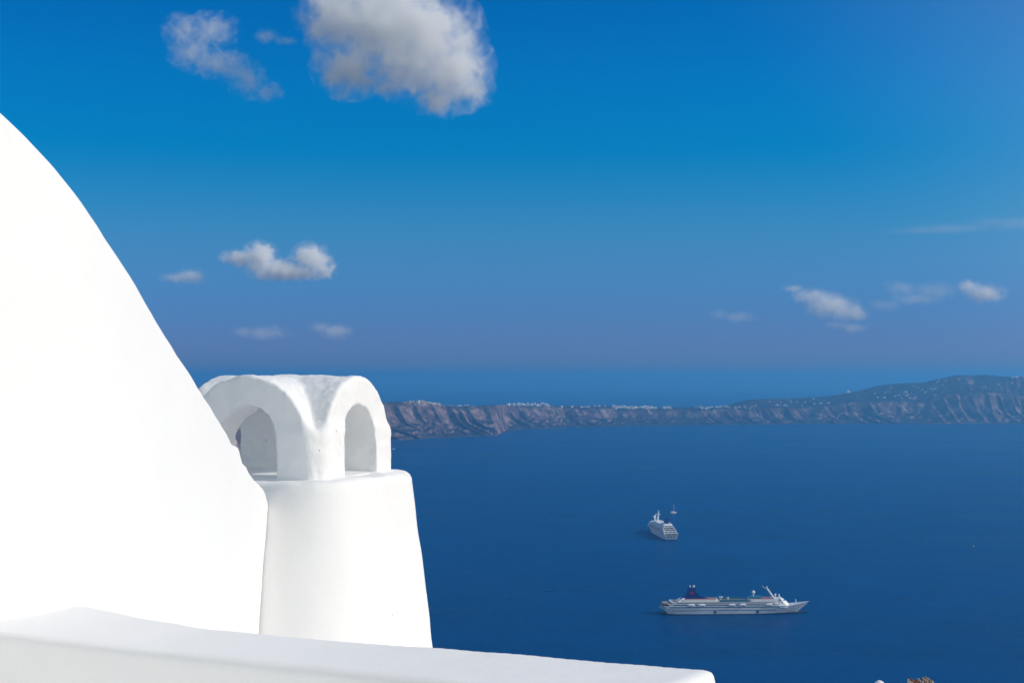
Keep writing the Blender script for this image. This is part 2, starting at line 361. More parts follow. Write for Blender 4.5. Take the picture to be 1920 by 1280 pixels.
def build_villages():
    protos = []
    for i, (w, d, h, dm, mt) in enumerate([(12, 10, 6.5, False, M_FAR), (17, 11, 7, False, M_FAR), (13, 12, 8, True, M_FAR), (15, 11, 7, False, M_FAR2)]):
        p = village_house(w, d, h, dm, mt); protos.append([p, False]); KIDS[p.name] = [o for o in COL.objects if o.parent == p]
    # (columns from, to, count, t lo, t hi, size, kinds, label, group)
    KIND = ["white cube house", "wide white house", "white domed chapel", "cream house"]
    PART = ["left", "middle", "right"]
    G = [   # columns from, to, count, t lo, t hi, size, kinds, cluster name
        (783, 824, 16, 1.0, 1.3, 1.15, (3, 1, 3, 0), "the hamlet on the headland by the chimney"),
        (752, 780, 5, 1.0, 1.2, 0.8, (3, 0), "the thin row next to the chimney cap"),
        (828, 915, 11, 1.0, 1.6, 0.75, (0, 1), "the scattered row beyond the headland hamlet"),
        (950, 1030, 24, 1.0, 1.7, 1.15, (0, 1, 2, 0), "the bright village above the mid cliffs"),
        (1034, 1140, 11, 1.0, 1.5, 0.75, (0, 1), "the sparse row between the two cliff villages"),
        (1148, 1228, 36, 0.93, 1.6, 1.15, (0, 1, 2, 3, 1), "the dense village spilling over the cliff"),
        (1244, 1256, 4, 1.0, 1.4, 1.1, (0, 2), "the small knot right of the dense village"),
        (1300, 1420, 20, 0.95, 1.4, 0.95, (0, 1, 3), "the saddle where the cliff rises"),
        (1440, 1560, 14, 1.2, 1.9, 0.8, (0, 1), "the low slope left of the hill"),
        (1640, 1725, 17, 1.15, 1.8, 0.72, (0, 1, 3, 0), "the hill's dark left shoulder"),
        (1728, 1778, 8, 1.5, 1.9, 0.72, (0, 1), "the strip below the hill's crest"),
        (1895, 1925, 6, 1.55, 1.9, 1.0, (0, 1), "the hilltop at the right edge"),
    ]
    for (a, b, n, t0, t1, s, kinds, where) in G:
        for i in range(n):
            px = a + (b - a) * (i + random.random()) / n; t = t0 + (t1 - t0) * random.random() ** 1.6
            k = kinds[random.randrange(len(kinds))]
            lab = "tiny %s at the %s of %s" % (KIND[k], PART[min(2, int(3 * (px - a) / (b - a)))], where)
            place_house(protos, k, px, t, s * random.uniform(0.75, 1.3), lab, "houses of " + where)
    for (px, t, s, k, lab) in [(1590, 1.93, 1.6, 2, "single bright white chapel alone on the skyline left of the hill"),
                               (1698, 1.45, 1.3, 1, "largest white house on the hill's shoulder, wide and square"),
                               (1754, 1.30, 1.2, 0, "lone white house far down the dark slope under the hill's crest")]:
        place_house(protos, k, px, t, s, lab, None)
def place_house(protos, k, px, t, s, lab, grp):
    X, Y, Z = [float(q) for q in island_surface(px, t)]
    p = protos[k]
    o = p[0] if not p[1] else copy_tree(p[0])
    p[1] = True
    o.location = (X, Y, Z); o.rotation_euler = (0, 0, random.uniform(-0.5, 0.5)); o.scale = (s, s, s)
    tag(o, lab, "house", grp)
    if not grp and 'group' in o: del o['group']
build_villages()

# ------------------------------------------------------------------ our own hillside, terrace floor, roof below
def build_near_ground():
    xs = np.concatenate([np.linspace(-420, -20, 24), np.linspace(-15, 15, 9), np.linspace(20, 420, 24)])
    ys = np.concatenate([np.linspace(-400, -12, 14), np.linspace(-8, 14, 9), np.linspace(18, 420, 50)])
    XX, YY = np.meshgrid(xs, ys)
    Z = np.where(YY > 6, H - 6.5 - 0.72 * (YY - 6), H - 6.5) + 3.0 * fbm(XX / 40, YY / 40, 0, 4, 3) * np.clip((np.abs(XX) + np.abs(YY)) / 60 - 0.3, 0, 1)
    Z = np.maximum(Z, -6)
    n = len(xs); v = np.stack([XX, YY, Z], -1).reshape(-1, 3)
    f = [(j * n + i, j * n + i + 1, (j + 1) * n + i + 1, (j + 1) * n + i) for j in range(len(ys) - 1) for i in range(n - 1)]
    tag(link("hillside", mesh(v, f), plain("hillside_rock", (0.22, 0.16, 0.12), 0.95, 0.1, 0.4, 0.2)), kind='structure')
    tag(MB().box(-6, 3.2, -4.5, 3.28, H - 6.4, H - 1.7).build("terrace_floor", M_FLOOR), kind='structure')
    tag(MB().box(-6, 0.9, 3.30, 9.4, H - 8.6, H - 2.0).build("lower_roof", M_FLOOR), kind='structure')
build_near_ground()

# ------------------------------------------------------------------ big sloping wall on the left
FOOT = [(-3.0, -2.3), (2.2, -1.95), (3.0, -1.52), (3.44, -1.255), (3.68, -1.10), (4.1, -1.03), (4.8, -1.045), (5.6, -1.10), (6.6, -1.19), (7.4, -1.262), (8.2, -1.30)]
def foot(Y):
    return sum(np.interp(Y + d, *zip(*FOOT)) for d in (-0.22, -0.11, 0, 0.11, 0.22)) / 5
def face_x(Y, z): return foot(Y) - np.interp(Y, [4.6, 7.0], [0.10, -0.055]) * (z + 0.6)
SIL = [(-160, 60), (-60, 155), (0, 216.4), (37.5, 248), (70, 279.7), (100.8, 310), (117, 331), (140.6, 361.7), (168.7, 401.6), (199, 448.4), (231, 500), (293.7, 603), (333.6, 668.7), (368.7, 725), (411, 794), (437, 837), (449, 842), (455, 866), (467.8, 887), (478, 899), (489.7, 912), (496, 924), (501, 940), (504, 957)]
SIL = [(x, y - (np.interp(y, [216, 600, 725, 800, 960], [18, 18, 11, 10, 0]))) for x, y in SIL]     # allowance for the rounded edge
def build_wall():
    # height of the wall's top for each depth, from where its face stands
    Ys, Zs = [], []
    for px, py in SIL:
        d = ray(px, py); Y = 4.0
        for _ in range(60):
            z = d.z * Y; Y = 0.5 * Y + 0.5 * (face_x(Y, z) / d.x)
        Ys.append(Y); Zs.append(d.z * Y)
    print("wall", [(round(a, 2), round(b, 2)) for a, b in zip(Ys, Zs)])
    o = np.argsort(Ys); Ys = np.array(Ys)[o]; Zs = np.array(Zs)[o]
    Yg = np.concatenate([np.linspace(-3, Ys[0] - 0.05, 20), np.linspace(Ys[0], 5.9, 120), np.linspace(5.92, Ys[-1], 90), Ys[-1] + np.array([0.02, 0.05, 0.1, 0.2])])
    zt = np.interp(Yg, Ys, Zs)
    zt = np.where(Yg < Ys[0], Zs[0] + (Ys[0] - Yg) * 0.16, zt)
    k = np.array([-.10, -.05, 0, .05, .10])
    sm = sum(np.interp(Yg + d, Yg, zt) for d in k) / 5
    zt = np.where(Yg < 5.8, sm, zt)
    zt[-4:] = Zs[-1] - np.array([0.03, 0.12, 0.4, 0.9])
    rows = []
    r = 0.05
    zrel = np.concatenate([np.linspace(0, 1, 60) ** 1.0])
    V = []
    for Y, zp in zip(Yg, zt):
        r = float(np.interp(Y, [4.5, 6.5], [0.05, 0.018]))
        pts = []
        zb = -2.62
        for q in zrel:
            z = zb + (zp - r - zb) * q
            pts.append((face_x(Y, z), z))
        xf = face_x(Y, zp - r)
        for a in np.linspace(10, 90, 9):
            pts.append((xf - r + r * math.cos(R(a)), zp - r + r * math.sin(R(a))))
        for q in (0.3, 0.7, 1.0): pts.append((xf - r - q * 1.3, zp - 0.02 * q))
        pts.append((xf - 1.5, zp - 0.12)); pts.append((xf - 1.56, -2.62))
        V.append([(x, Y, z) for x, z in pts])
    V = np.array(V); n = V.shape[1]
    # hand-trowelled waviness of the face
    V[:, :, 0] += (0.005 * fbm(V[:, :, 1] * 1.8, V[:, :, 2] * 1.8, 0, 3, 61) + 0.0015 * vnoise(V[:, :, 1] * 11, V[:, :, 2] * 11, 0, 62)) * (np.arange(n) < 69)
    V[:, :, 2] += 0.0022 * fbm(V[:, :, 1] * 5, 0, 0, 3, 63) * (np.arange(n) > 58) * (V[:, :, 2] > -2.5)
    V[:, :, 2] += H
    m = V.shape[0]; V = V.reshape(-1, 3)
    f = [(j * n + i, j * n + i + 1, (j + 1) * n + i + 1, (j + 1) * n + i) for j in range(m - 1) for i in range(n - 1)]
    f = [tuple(reversed(q)) for q in f]
    f.append(tuple(range(n))); f.append(tuple((m - 1) * n + i for i in reversed(range(n))))
    tag(link("sloping_wall", mesh(V, f), M_WALL), "tall smooth whitewashed wall with a steep rounded sloping edge, filling the left of the photo", "wall")
build_wall()

# ------------------------------------------------------------------ parapet in front
def build_parapet():
    Fr = [(-1.72, 3.50), (-1.19, 3.30), (-.883, 3.14), (-.513, 2.965), (-.134, 2.775), (.05, 2.69), (.231, 2.599)]
    Bk = [(-1.50, 4.02), (-1.12, 3.72), (-.855, 3.456), (-.569, 3.30), (-.177, 3.15), (.10, 3.04), (.419, 2.909)]
    def dense(P, n=90):
        P = np.array(P); s = np.concatenate([[0], np.cumsum(np.hypot(*np.diff(P, axis=0).T))]); s /= s[-1]
        q = np.linspace(0, 1, n); A = np.stack([np.interp(q, s, P[:, 0]), np.interp(q, s, P[:, 1])], 1)
        for _ in range(30): A[1:-1] = 0.25 * A[:-2] + 0.5 * A[1:-1] + 0.25 * A[2:]
        return A
    A, B = dense(Fr), dense(Bk)
    # SDF on a grid: inside the strip between the two edges, rounded everywhere
    h = 0.0115
    x = np.arange(-1.62, 0.60, h); y = np.arange(2.45, 4.05, h)
    XX, YY = np.meshgrid(x, y, indexing='ij')
    poly = np.concatenate([A, B[::-1]])
    d = np.full(XX.shape, 1e9); inside = np.zeros(XX.shape, bool)
    for i in range(len(poly)):
        p, q = poly[i], poly[(i + 1) % len(poly)]
        e = q - p; L2 = (e ** 2).sum()
        t = np.clip(((XX - p[0]) * e[0] + (YY - p[1]) * e[1]) / L2, 0, 1)
        d = np.minimum(d, np.hypot(XX - p[0] - t * e[0], YY - p[1] - t * e[1]))
        c = ((p[1] > YY) != (q[1] > YY)) & (XX < (q[0] - p[0]) * (YY - p[1]) / (q[1] - p[1] + 1e-12) + p[0])
        inside ^= c
    d2 = np.where(inside, -d, d)
    z = np.arange(-1.74, -0.54, h)
    r = 0.018
    a = d2[:, :, None] + r + 0.0 * z; b = (z[None, None, :] + 0.5915) + r + 0 * a
    sd = np.hypot(np.maximum(a, 0), np.maximum(b, 0)) + np.minimum(np.maximum(a, b), 0) - r
    sd = sd + 0.0035 * fbm(XX[:, :, None] * 3, YY[:, :, None] * 3, z[None, None, :] * 3, 3, 71)
    V, Q = surface_nets(sd, np.array([x[0], y[0], z[0]]), h)
    V[:, 2] += H
    tag(link("parapet_wall", mesh(V, Q), M_PAR), "low thick whitewashed parapet with a flat top running along the bottom of the photo to a rounded end", "wall")
build_parapet()

# ------------------------------------------------------------------ chimney
CY = 8.0; CX = (540 - 960) / F * CY; CZ = H - (886 - PY0) / F * CY
CANG = R(-21.1)          # face A normal points to the camera's left, face B to its right
def build_chimney():
    root = empty("chimney", (CX, CY, H - 2.01), CANG)
    tag(root, "big white plastered chimney with two crossing vaults and arched smoke openings on top", "chimney")
    zt = (886 - PY0) / F * CY          # depth of the ledge below the eye
    base = 2.01 - zt                    # ledge height above root
    # body: rounded square, widening downwards
    prof = [(0.86, -0.02)] + [(w, base * q) for w, q in []]
    h2 = lambda py: 2.01 - (py - PY0) / F * CY
    sup = 1.163
    tab = [(1500, 296), (1208, 272), (1170, 268), (1120, 261.5), (1040, 251), (985, 243.5), (950, 239.5), (899, 232.5)]
    pr = [((px + 2.5) / (F / CY) / sup, h2(py)) for py, px in tab]
    pr[0] = (pr[0][0], 0.0)
    zs = np.linspace(0, pr[-1][1], 70); ws = np.interp(zs, [p[1] for p in pr], [p[0] for p in pr])
    ring = list(zip(ws, zs))
    w1 = ws[-1]; zz = zs[-1]; r = base - zz
    for a in np.linspace(8, 90, 9): ring.append((w1 - 0.004 - r * (1 - math.cos(R(a))), zz + r * math.sin(R(a))))
    for q in (0.8, 0.5, 0.2): ring.append((ring[79][0] * q if False else (w1 - r) * q, base + 0.004))
    n = 144; V = []
    for w, z in ring:
        for i in range(n):
            t = 2 * math.pi * i / n; c, s = math.cos(t), math.sin(t)
            rad = w / (abs(c) ** 4 + abs(s) ** 4) ** 0.25
            V.append((rad * c, rad * s, z))
    V = np.array(V)
    nn = 0.006 * fbm(V[:, 0] * 3, V[:, 1] * 3, V[:, 2] * 3, 3, 81)
    rr = np.hypot(V[:, 0], V[:, 1]); V[:, 0] *= 1 + nn / np.maximum(rr, .1); V[:, 1] *= 1 + nn / np.maximum(rr, .1)
    V[:, 2] += (V[:, 2] > base - 0.02) * 0.009 * fbm(V[:, 0] * 6, V[:, 1] * 6, 0, 3, 83)
    m = len(ring)
    f = [(k * n + i, k * n + (i + 1) % n, (k + 1) * n + (i + 1) % n, (k + 1) * n + i) for k in range(m - 1) for i in range(n)]
    f.append(tuple((m - 1) * n + i for i in range(n)))
    link("chimney_body", mesh(V, f), M_BODY, root)
    # cap: two crossing vaults with arched openings
    h = 0.0085
    g = np.arange(-0.50, 0.505, h); gz = np.arange(-0.035, 0.60, h)
    X, Y, Z = np.meshgrid(g, g, gz, indexing='ij')
    def arch(u, v, half, spring, rise, length, p=2.0):
        """distance-like value of an arched prism: width u, length v"""
        up = np.maximum(Z - spring, 0)
        e = ((np.abs(u) / half) ** p + (up / rise) ** p) ** (1 / p)
        a = (e - 1) * np.minimum(half, rise)
        return a, np.abs(v) - length
    def inter(a, b, r):
        a = a + r; b = b + r
        return np.hypot(np.maximum(a, 0), np.maximum(b, 0)) + np.minimum(np.maximum(a, b), 0) - r
    def smin(a, b, k):
        hh = np.clip(0.5 + 0.5 * (b - a) / k, 0, 1); return b * (1 - hh) + a * hh - k * hh * (1 - hh)
    WL = 0.446
    A = inter(*arch(X, Y, 0.372, 0.185, 0.362, WL), 0.018)
    B = inter(*arch(Y, X, 0.372, 0.185, 0.358, WL), 0.018)
    outer = smin(A, B, 0.012)
    # pillar mass at the corners up to the foot of the valley
    cr = 0.06
    q1 = np.abs(X) - (WL - 0.006) + cr; q2 = np.abs(Y) - (WL - 0.006) + cr
    sq = np.hypot(np.maximum(q1, 0), np.maximum(q2, 0)) + np.minimum(np.maximum(q1, q2), 0) - cr
    pil = inter(sq, Z - 0.275 + 0.10 * np.maximum(np.abs(X) + np.abs(Y) - 0.62, 0), 0.03)
    outer = smin(outer, pil, 0.07)
    oa, la = arch(X, Y, np.where(X < 0, 0.177, 0.192), 0.20, 0.188, 9, 2.0); ob, lb = arch(Y + 0.002, X, np.where(X < 0, 0.246, 0.186), 0.20, 0.185, 9, 2.0)
    rough = 0.007 * fbm(X * 9, Y * 9, Z * 9, 3, 91) + 0.003 * fbm(X * 28, Y * 28, Z * 28, 2, 95)
    hole = np.minimum(oa, ob) + rough * 1.2
    hole = np.maximum(hole, -(Z - 0.006))
    sd = -smin(-(outer + rough * 0.8), hole, 0.012)
    sd = np.maximum(outer + rough * 0.72, -hole)
    sd = np.maximum(sd, -(Z + 0.025))
    V, Q = surface_nets(sd, np.array([g[0], g[0], gz[0]]), h)
    V[:, 2] += base
    link("vaulted_cap", mesh(V, Q), M_CAP, root)
build_chimney()

# ------------------------------------------------------------------ cruise ships and boats
M_HULL = plain("ship_white", (0.9, 0.9, 0.9), 0.35, 0.5, 0.05, 0.05)
M_HSIDE = plain("ship_hull_shaded_white", (0.64, 0.68, 0.74), 0.4, 0.5, 0.06, 0.05)  # white hull paint with the side's cool shade put into the colour
M_BOOT = plain("ship_waterline_dark", (0.02, 0.03, 0.06), 0.5)
M_GLASS = plain("ship_window_dark", (0.10, 0.14, 0.21), 0.15, 0.6)
M_BLUE = plain("funnel_blue", (0.003, 0.018, 0.20), 0.4)
M_RED = plain("emblem_red", (0.30, 0.02, 0.07), 0.5)
M_DECK = plain("deck_red", (0.34, 0.17, 0.16), 0.8, 0.2)
M_TEAK = plain("deck_teak", (0.34, 0.27, 0.24), 0.8, 0.2)
M_TEAL = plain("screen_teal", (0.05, 0.20, 0.26), 0.3)
M_ORANGE = plain("boat_orange", (0.75, 0.25, 0.08), 0.5)
def hull_loft(st, name, mat, root, z0, ztop, flare=0.88):
    """st: list of (x, halfbeam_top, halfbeam_water, x_shift_at_water)"""
    levels = [0, 0.15, 0.4, 0.7, 1.0]
    V = []; n = len(st)
    for l in levels:
        for (x, bt, bw, xs) in st:
            b = bw + (bt - bw) * l ** 0.8
            zt = ztop(x); V.append((x + xs * (1 - l), -b, z0 + (zt - z0) * l))
        for (x, bt, bw, xs) in reversed(st):
            b = bw + (bt - bw) * l ** 0.8
            zt = ztop(x); V.append((x + xs * (1 - l), b, z0 + (zt - z0) * l))
    k = 2 * n; f = []
    for a in range(len(levels) - 1):
        for i in range(k):
            j = (i + 1) % k; f.append((a * k + i, a * k + j, (a + 1) * k + j, (a + 1) * k + i))
    f.append(tuple(range(k - 1, -1, -1)))
    top = (len(levels) - 1) * k
    for i in range(n - 1): f.append((top + i, top + i + 1, top + k - 2 - i, top + k - 1 - i))
    return link(name, mesh(V, f), mat, root, smooth=False)
def rounded(x0, x1, hb, rf=6.0, ra=1.5, n=7):
    """deck-house outline with rounded front corners"""
    P = [(x0, -hb + ra), (x0 + ra, -hb)]
    for i in range(n + 1):
        a = -math.pi / 2 + math.pi / 2 * i / n; P.append((x1 - rf + rf * math.cos(a), -hb + min(rf, hb) + min(rf, hb) * math.sin(a)))
    P += [(x, -y) for x, y in reversed(P)]
    return P
def window_row(root, x0, x1, hb, z, hgt, step=2.6, wid=1.5, name="window_strip"):
    for s in (-1, 1):
        y = s * hb; MB().box(x0, x1, min(y, y + s * 0.06), max(y, y + s * 0.06), z, z + hgt).build(name, M_GLASS, root)
def lifeboats(root, xs, hb, z, mat_top):
    for x in xs:
        for s in (-1, 1):
            b = MB(); P = [(-4.2, 0), (-3.4, 1.2), (0, 1.6), (3.4, 1.2), (4.2, 0), (3.4, -1.2), (0, -1.6), (-3.4, -1.2)]
            b.prism([(x + p * 0.9, s * (hb + 0.4) + q * 0.6) for p, q in P], z, z + 1.3, [(x + p, s * (hb + 0.4) + q) for p, q in P])
            lb = b.build("lifeboat", M_HULL, root)
            MB().prism([(x + p * 0.9, s * (hb + 0.4) + q * 0.85) for p, q in P], z + 1.3, z + 2.6, [(x + p * 0.6, s * (hb + 0.4) + q * 0.4) for p, q in P]).build("canopy", mat_top, lb)

def ship_one(loc, rz):
    root = empty("cruise_ship", loc, rz)
    tag(root, "long white cruise ship seen side on with dark blue funnel, bow to the right", "cruise ship")
    ST = [(-85, 7, 3, 7), (-82, 10, 8, 5), (-70, 11.6, 10.6, 2), (-40, 12, 11.8, 0), (20, 12, 11.8, 0), (42, 11.6, 10, -2), (58, 9.6, 6.5, -5), (70, 6.6, 3.0, -8), (79, 3.2, 0.9, -11), (85, 0.4, 0.3, -14)]
    zt = lambda x: 7.2 + max(0, (x - 35) / 50) ** 1.6 * 5.4
    hull_loft(ST, "hull", M_HSIDE, root, 0.9, zt)
    hull_loft([(x * 0.996, b * 0.99, w * 1.0, s) for x, b, w, s in ST], "waterline_band", M_BOOT, root, -3, lambda x: 1.0)
    # bulwark tier that carries the flush superstructure, stepping back at the stern
    tiers = [(-80, 60, 11.9, 7.2, 9.6), (-76, 54, 11.75, 9.6, 12.0), (-72, 51, 11.6, 12.0, 13.6)]
    for i, (x0, x1, hb, z0, z1) in enumerate(tiers):
        MB().prism(rounded(x0, x1, hb, 8 + i), z0, z1 - 0.15).build("deck_tier", M_HSIDE, root)
        MB().prism(rounded(x0 - 1.5, x1 + 0.8, hb + 0.25, 8 + i), z1 - 0.15, z1 + 0.1).build("deck_edge", M_HULL, root)
        window_row(root, x0 + 4, x1 - 12, hb, z0 + 0.6, 1.15, 1.9 if i < 2 else 2.6, 1.5)
    window_row(root, -72, 44, 12.0, 4.6, 0.7, 2.2, 0.7, "porthole_strip")
    for x in (-26.5, 21.5):
        MB().box(x, x + 3.2, -12.08, -11.7, 1.6, 4.8).build("tender_door", M_GLASS, root); MB().box(x, x + 3.2, 11.7, 12.08, 1.6, 4.8).build("tender_door", M_GLASS, root)
    MB().prism(rounded(-71, 50, 11.0, 8), 13.7, 13.85).build("lido_deck", M_TEAK, root)
    MB().prism(rounded(-62, -20, 7.8, 4), 13.85, 16.4).build("aft_deck_house", M_HULL, root)
    MB().prism(rounded(-61, -21, 7.3, 4), 16.4, 16.55).build("sun_deck", M_DECK, root)
    # bright sloping screen behind the funnel
    MB().prism([(-66, -8), (-62, -8), (-62, 8), (-66, 8)], 13.9, 17.6, [(-60, -6), (-57.5, -6), (-57.5, 6), (-60, 6)]).build("aft_screen", M_HULL, root)
    MB().prism(rounded(-84, -74, 9.8, 2), 9.7, 9.85).build("stern_terrace", M_TEAK, root); MB().prism(rounded(-82, -72, 9.6, 2), 12.15, 12.3).build("stern_terrace", M_TEAK, root)
    # funnel with a long swept foot
    fz = 16.6
    fn = MB()
    fn.prism([(-62, -2.4), (-31, -1.4), (-31, 1.4), (-62, 2.4)], fz, fz + 3.0, [(-59, -2.3), (-39, -1.7), (-39, 1.7), (-59, 2.3)])
    fn.prism([(-57, -2.3), (-40, -1.9), (-40, 1.9), (-57, 2.3)], fz + 3.0, fz + 7.5, [(-54, -2.1), (-44, -1.9), (-44, 1.9), (-54, 2.1)])
    fn.prism([(-54, -2.1), (-44, -1.9), (-44, 1.9), (-54, 2.1)], fz + 7.5, fz + 12.5, [(-53.2, -1.9), (-44.6, -1.7), (-44.6, 1.7), (-53.2, 1.9)])
    f = fn.build("funnel", M_BLUE, root)
    for s in (-1, 1): MB().tube((-49.3, s * 2.0, fz + 6.2), (-49.3, s * 2.5, fz + 6.2), 1.8, n=20).build("emblem", M_RED, f)
    MB().tube((-50.5, 0.7, fz + 12.5), (-51, 0.7, fz + 14.4), 0.8).build("exhaust_pipe", M_HULL, f); MB().tube((-47, -0.7, fz + 12.5), (-46.5, -0.7, fz + 14.9), 1.1).build("exhaust_pipe", M_HULL, f)
    # midship pool area with wind screens
    [MB().box(-19, 12, y, y + 0.3, 13.9, 16.3).build("wind_screen", M_TEAL, root) for y in (-9.8, 9.5)]
    MB().prism(rounded(-14, -4, 3, 1), 13.9, 14.3).build("pool_surround", M_TEAL, root)
    MB().tube((-16, -6, 13.9), (-19, -6, 19.6), 0.5).ball((-16.5, -6, 18.6), 1.3).build("deck_light", M_HULL, root); MB().tube((-9, -5, 13.9), (-9, -5, 17.0), 0.4).ball((-9, -5, 17.4), 1.2).build("deck_light", M_HULL, root)
    # forward deck houses
    MB().prism(rounded(16, 50, 9.4, 6), 13.85, 16.4).build("forward_deck_house", M_HULL, root)
    MB().prism(rounded(18, 44, 8.4, 6), 16.4, 16.6).build("sports_deck", M_DECK, root)
    MB().prism(rounded(16, 30, 5.4, 2), 16.6, 18.6).build("observation_lounge", M_TEAL, root)
    rd = MB().tube((21, 0, 18.6), (21, 0, 21.6), 0.7).ball((21, 0, 23), 2.0); rd.build("radar_dome", M_HULL, root, True)
    ms = MB().tube((44, 0, 16.6), (36.5, 0, 27.4), 1.2, 0.8).tube((36.5, 0, 27.4), (36.2, 0, 29.4), 0.5).ball((36.2, 0, 28.7), 0.95).tube((37.5, -3, 25.2), (37.5, 3, 25.2), 0.35).tube((37.6, 0, 25.4), (31.0, 0, 29.8), 0.35, 0.2)
    ms.build("radar_mast", M_HULL, root)
    MB().ball((46.5, 2, 20.0), 1.1).tube((46.5, 2, 16.6), (46.5, 2, 19.5), 0.4).build("radar_dome", M_HULL, root)
    # bridge front: tall, white, bowed
    MB().prism(rounded(48, 61.5, 10.6, 7.5), 9.7, 14.0, rounded(48, 57.5, 9.6, 7.0)).prism(rounded(47, 57, 9.6, 7), 14.0, 16.2, rounded(47, 54.5, 8.6, 6.5)).build("bridge_front", M_HULL, root, False)
    MB().prism(rounded(47.5, 56.4, 9.8, 7), 14.5, 15.5, rounded(47.5, 55.6, 9.4, 7)).build("bridge_window", M_GLASS, root)
    MB().tube((53, -9, 12), (48.5, -8, 18.5), 1.7, 1.2, 10).tube((48.5, -8, 18.5), (48, -8, 22), 1.2, 0.8, 10).build("forward_screen", M_HULL, root)
    lifeboats(root, [-52, -40, -6, 6, 36], 11.9, 9.9, M_HULL)
    MB().tube((70, 0, 10), (69, 0, 15), 0.35).build("foremast", M_HULL, root); MB().box(63, 66, -1.5, 1.5, 9.3, 10.6).build("winch", M_HULL, root)
    MB().prism([(58, -7), (72, -4), (80, -1), (80, 1), (72, 4), (58, 7)], 9.0, 9.3, [(58, -6.5), (72, -3.6), (80, -.8), (80, .8), (72, 3.6), (58, 6.5)]).build("foredeck", M_TEAK, root)
    return root
def ship_two(loc, rz):
    root = empty("cruise_ship", loc, rz)
    tag(root, "white cruise ship seen from its stepped stern, beside the small sailing yacht", "cruise ship")
    ST = [(-88, 10.4, 9.4, 2.5), (-86, 10.9, 10.2, 2), (-60, 11.6, 11.2, 0), (20, 11.6, 11.2, 0), (50, 9.8, 7.5, -4), (70, 6.4, 3.2, -8), (84, 2.2, 0.8, -11), (89, 0.4, 0.3, -13)]
    hull_loft(ST, "hull", M_HSIDE, root, 0.9, lambda x: 8.2 + max(0, (x - 40) / 48) ** 1.6 * 4.5)
    hull_loft([(x * 0.997, b * .99, w, s) for x, b, w, s in ST], "waterline_band", M_BOOT, root, -3, lambda x: 1.0)
    T = [(-83, 62, 11.2, 8.2, 11.0), (-77, 58, 10.9, 11.0, 13.7), (-71, 54, 10.5, 13.7, 16.4), (-66, 48, 9.0, 16.4, 19.2), (-62, 30, 7.6, 19.2, 21.8)]
    for i, (x0, x1, hb, z0, z1) in enumerate(T):
        MB().prism(rounded(x0, x1, hb, 8, 1.0), z0, z1 - 0.2).build("deck_tier", M_HSIDE if i < 3 else M_HULL, root)
        MB().prism(rounded(x0 - 4.0, x1 + 0.8, hb + 0.2, 8, 2.5), z1 - 0.2, z1 + 0.1).build("deck_edge", M_HULL, root)
        window_row(root, x0 + 4, x1 - 12, hb, z0 + 0.7, 1.2, 2.3, 1.6)
        for k in range(3 if i % 2 else 2):
            wd = hb * (0.42 if i % 2 else 0.62); y = -hb + 1.8 + k * (wd + 1.6)
            MB().box(x0 - 0.05, x0 + 0.2, y, min(y + wd, hb - 1.2), z0 + 0.5, z0 + 1.9).build("stern_window", M_GLASS, root)
        for s in (-1, 1):     # white sloping wings that frame the stern terraces
            MB().prism([(x0 - 5.5, s * (hb - 0.2)), (x0 + 1, s * (hb - 0.2)), (x0 + 1, s * (hb + 0.25)), (x0 - 5.5, s * (hb + 0.25))], z0 + 0.1, z1 + 0.2, [(x0 - 2.5, s * (hb - 0.2)), (x0 + 1, s * (hb - 0.2)), (x0 + 1, s * (hb + 0.25)), (x0 - 2.5, s * (hb + 0.25))]).build("stern_wing", M_HULL, root)
    MB().prism(rounded(-88, -84, 9.6, 1, 1), 8.2, 8.5).build("stern_terrace", M_TEAK, root); MB().prism(rounded(-70.5, -66, 8.6, 1, 1), 16.5, 16.7).build("stern_terrace", M_TEAK, root)
    for y in (-6, -1, 4): MB().box(-88.9, -88.2, y, y + 2.2, 5.2, 7.0).build("mooring_port", M_GLASS, root)
    MB().prism(rounded(-60, -34, 7.5, 3), 21.9, 24.4).build("funnel_house", M_HULL, root)
    fn = MB().prism([(-56, -3), (-38, -2.4), (-38, 2.4), (-56, 3)], 24.4, 33, [(-55, -2.4), (-46, -2), (-46, 2), (-55, 2.4)])
    f = fn.build("funnel", M_BLUE, root)
    for s in (-1, 1): MB().tube((-51, s * 2.4, 28.6), (-51, s * 2.9, 28.4), 2.0, n=16).build("emblem", M_RED, f)
    MB().tube((-51, 0, 33), (-51.5, 0, 35), 0.9).build("exhaust_pipe", M_BOOT, f)
    MB().tube((22, 0, 21.8), (16, 0, 38), 1.9, 1.1).tube((18, -4, 33), (18, 4, 33), 0.5).tube((16, 0, 38), (15.6, 0, 41), 0.5).build("radar_mast", M_HULL, root)
    MB().tube((36, 3, 21.8), (36, 3, 26), 0.8).ball((36, 3, 27.4), 2.2).build("radar_dome", M_HULL, root, True)
    MB().tube((50, -2, 19.2), (50, -2, 31), 0.9, 0.5).build("foremast", M_HULL, root)
    lifeboats(root, [-44, -30, -16, -2, 12, 26], 11.4, 9.2, M_ORANGE)
    return root
